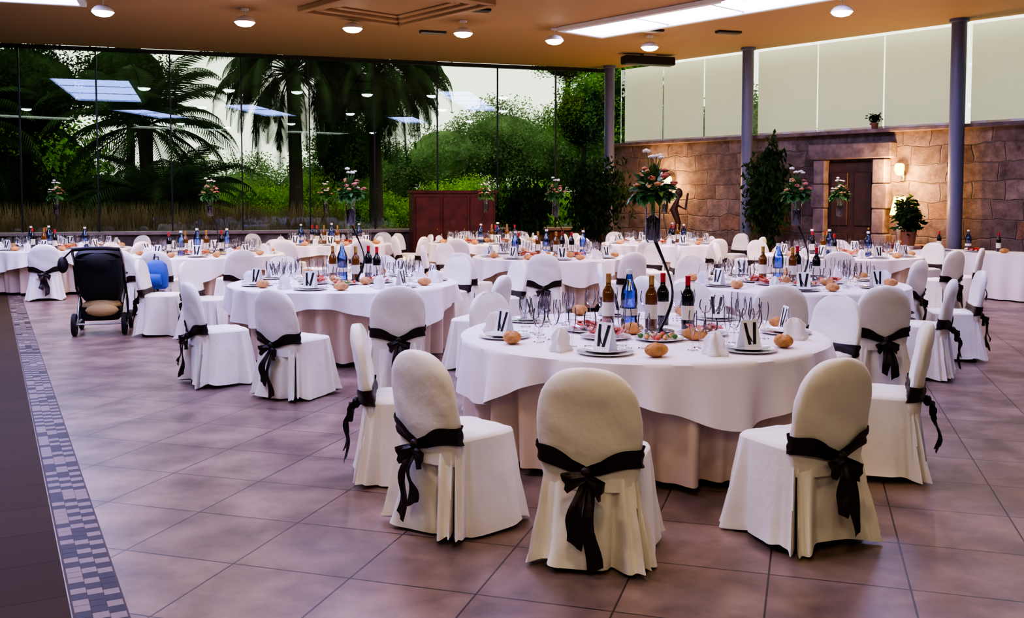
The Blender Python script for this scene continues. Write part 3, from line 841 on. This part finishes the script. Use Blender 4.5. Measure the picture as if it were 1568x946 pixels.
for X, D, zc, R, k in ((-3.2, 47, 3.4, 2.8, 'far'), (-.4, 49, 4.2, 3.0, 'far'), (2.2, 47, 3.6, 2.8, 'far'), (5.4, 44, 4.4, 3.4, 'far'), (-6.5, 48, 2.4, 2.8, 'far'), (8, 46, 3, 4, 'far'),
                       (-9.5, 47, 1.8, 2.6, 'far'), (-12.5, 46, 1.4, 2.8, 'far'), (-16, 46, 1.6, 3, 'far'), (-22, 44, 3, 4, 'mid'), (-28, 42, 4, 5, 'dark'), (-36, 40, 4, 6, 'dark'), (12, 48, 4, 4, 'far')):
    tree(k, X, D, zc, R, None, random.choice((1, 2)))
for k in range(30):
    X = -19+k*.85+random.uniform(-.3, .3); D = 28+.28*X*.9+random.uniform(0, 2.5)+2
    kind = 'bright' if (X > -11 and random.random() < .7) else ('mid' if X > -14 else 'dark')
    tree(kind, X, D, random.uniform(.7, 1.4), random.uniform(1.0, 1.4), random.uniform(1.0, 1.5), random.choice((4, 5)), 'garden_shrub')
tree('mid', 3.6, 32, 4.9, 1.9, 1.5, 6); tree('mid', 5.0, 31, 3.4, 2.2, 2.0, 7); tree('mid', 2.4, 32, 4.2, 1.4, 1.5, 6); tree('mid', 2.0, 34, 6.3, 1.4, .8, 6); tree('mid', 3.8, 33, 6.4, 1.6, .9, 7)
tree('mid', -5.2, 31, 3.0, 1.3, 1.6, 6); tree('dark', -4.4, 32, 5.0, 1.1, 1.3, 7)
for X, D, zc, R in ((-13.5, 27, 4.6, 2.0), (-16, 25.5, 4.2, 2.6), (-11.4, 29, 5.2, 1.6), (-18, 25, 2.5, 2.5), (-14, 26, 2.0, 1.6), (-20, 27, 5, 3), (-24, 24, 4, 4)):
    tree('dark', X, D, zc, R, None, random.choice((1, 2)))
def palm_geo(seed, h, n, L, fan=False):
    rnd = random.Random(seed); g = G()
    g.tube([(0, 0, 0), (.05, 0, h*.4), (0, .05, h*.8), (0, 0, h)], [.24, .19, .18, .22], M_trunk, 12)
    for k in range(n):
        a = k*2.399+rnd.uniform(-.2, .2); el = 1.35-1.9*(k/n)+rnd.uniform(-.1, .1); l = L*rnd.uniform(.8, 1.1)
        pts = []; p = Vector((0, 0, h)); e = el; st = 14
        for i in range(st+1):
            pts.append(p.copy()); p = p+Vector((cos(a)*cos(e), sin(a)*cos(e), sin(e)))*l/st; e -= (2.3 if not fan else 2.9)/st*(.4+i/st)
            e = max(e, -1.5)
        g.tube(pts, [.02*(1-i/(st+2)) for i in range(st+1)], M_palm, 4)
        side = Vector((-sin(a), cos(a), 0))
        for i in range(2 if not fan else 5, st):
            for f in (0, .25, .5, .75) if fan else (0, .33, .66):
                q = pts[i].lerp(pts[i+1], f); t = (pts[i+1]-pts[i]).normalized()
                ll = l*(.20 if not fan else .24)*sin(pi*min(1, (i+f)/st*.9+.1))+.05
                for s in (-1, 1):
                    d = (side*s*.8+t*.6+Vector((0, 0, -.25 if not fan else -.8))).normalized(); w = t*.022
                    g.add([q-w, q+w, q+d*ll*.6+w*.8+Vector((0, 0, -.02)), q+d*ll+Vector((0, 0, -.12*ll))], [(0, 1, 2, 3)], M_palm)
    return g
pd = palm_geo(1, 3.6, 44, 3.3).mesh('palm_tree', False); pf = palm_geo(2, 5.1, 84, 2.9, True).mesh('palm_tree', False)
put('palm_tree', pd, (-10.0, 26.6, 0), 0); put('palm_tree', pf, (-6.1, 27.3, 0), 0); put('palm_tree', pf, (-3.9, 28.0, 0), 2)
put('palm_tree', pd, (-9.0, 25.2, -2.2), 1.2, .95); put('palm_tree', pd, (-14.5, 25, -.4), 2.2)
def reeds(seed):
    rnd = random.Random(seed); g = G(); vs = []; fs = []
    for k in range(1800):
        x = rnd.uniform(-1.5, 1.5); y = rnd.uniform(-.5, .5); h = rnd.uniform(.6, 1.45); l = rnd.uniform(-.3, .3); i = len(vs); w = .010
        vs += [(x-w, y, 0), (x+w, y, 0), (x+l*.4+w, y, h*.6), (x+l*.4-w, y, h*.6), (x+l, y, h)]
        fs += [(i, i+1, i+2, i+3), (i+3, i+2, i+4)]
    g.add(vs, fs, M_reed); return g.mesh('reeds', False)
rm = [reeds(1), reeds(2)]
for k in range(9):
    p = LW(1.5+k*2.1, -1.9); put('ornamental_grass', rm[k % 2], (p.x, p.y, -.1), AV, (1, 1, 1.2 if k > 2 else .8))

def ficus(seed, h, rx, rz, m):
    g = G()
    g.lathe([(.17, 0), (.20, .02), (.24, .36), (.255, .37), (.255, .40), (.22, .40), (.21, .37), (.001, .37)], M_pot, 24)
    for k in range(3):
        a = k*2.1; g.tube([(.04*cos(a), .04*sin(a), .36), (.08*cos(a+1), .08*sin(a+1), h*.5), (.1*cos(a), .1*sin(a), h*.8)], [.03, .025, .015], M_trunk)
    L = leaves(4200, (rx, rx, rz), .13, m, seed, .2, .8); g.merge(L, T(0, 0, h-rz*.75)); return g.mesh('potted_ficus', False)
M_in = leafmat('indoor_leaf', (.026, .060, .019), sc=3)
fa = ficus(1, 2.6, .48, 1.15, M_in); fb = ficus(2, 2.6, .75, 1.1, M_in)
p = RW(5.05, .85); put('potted_ficus', fa, (p.x, p.y, 0))
p = LW(1.0, 1.6); put('potted_ficus', fb, (p.x, p.y, 0)); p = LW(2.4, .9); put('potted_ficus', fb, (p.x, p.y, 0), 1, .85)
g = G(); g.lathe([(.06, 0), (.08, .12), (.085, .13), (.07, .13)], M_pot, 16); g.merge(leaves(260, (.13, .13, .12), .07, M_in, 8, .2), T(0, 0, .24))
sp_ = g.mesh('potted_plant', False)
p = RW(6.9, .07); put('potted_plant', sp_, (p.x, p.y, 2.97), 0, .9)
g = G(); g.lathe([(.13, 0), (.17, .3), (.18, .31), (.15, .31)], M_pot, 16); g.merge(leaves(900, (.28, .28, .42), .14, M_in, 9, .3), T(0, 0, .7)); 
pp = g.mesh('potted_plant', False)
g = G(); g.box((0, 0, .4), (.34, .34, .8), M_ledge, None, .02); ped = g.mesh('stone_pedestal', False)
p = RW(8.05, .95); put('potted_plant', pp, (p.x, p.y, .8), 0, .8); put('stone_pedestal', ped, (p.x, p.y, 0), AU)
p = RW(2.6, .7); put('stone_pedestal', ped, (p.x, p.y, 0), AU)
g = G(); g.lathe([(.12, 0), (.12, .05), (.05, .08)], M_blackgl, 16)
g.tube([(0, 0, .05), (.05, 0, .3), (-.06, 0, .6), (.04, 0, .85)], [.07, .06, .09, .04], M_doorwood, 12); g.sphere((.05, 0, .95), (.09, .08, .12), M_doorwood)
g.tube([(-.05, 0, .65), (-.22, 0, .5), (-.2, 0, .85)], .03, M_doorwood); g.tube([(.0, 0, .7), (.2, 0, .6), (.25, 0, .95)], .03, M_doorwood)
put('abstract_sculpture', g.mesh('abstract_sculpture'), (p.x, p.y, .8), 0)

# ------------------------------------------------------------------ world + camera
w = bpy.data.worlds.new('World'); scene.world = w; w.use_nodes = True
bg = w.node_tree.nodes['Background']; bg.inputs[0].default_value = (.90, .96, .80, 1); bg.inputs[1].default_value = 1.9
cam = bpy.data.cameras.new('Camera'); co = bpy.data.objects.new('Camera', cam); COL.objects.link(co)
co.location = (0, 0, 1.65); co.rotation_euler = (radians(90-3.25), 0, 0)
cam.sensor_width = 36; cam.lens = 34.14; cam.shift_y = -.0546; cam.clip_end = 500
scene.camera = co
scene.view_settings.view_transform = 'AgX'
scene.view_settings.look = 'AgX - High Contrast'
scene.view_settings.exposure = 0.0
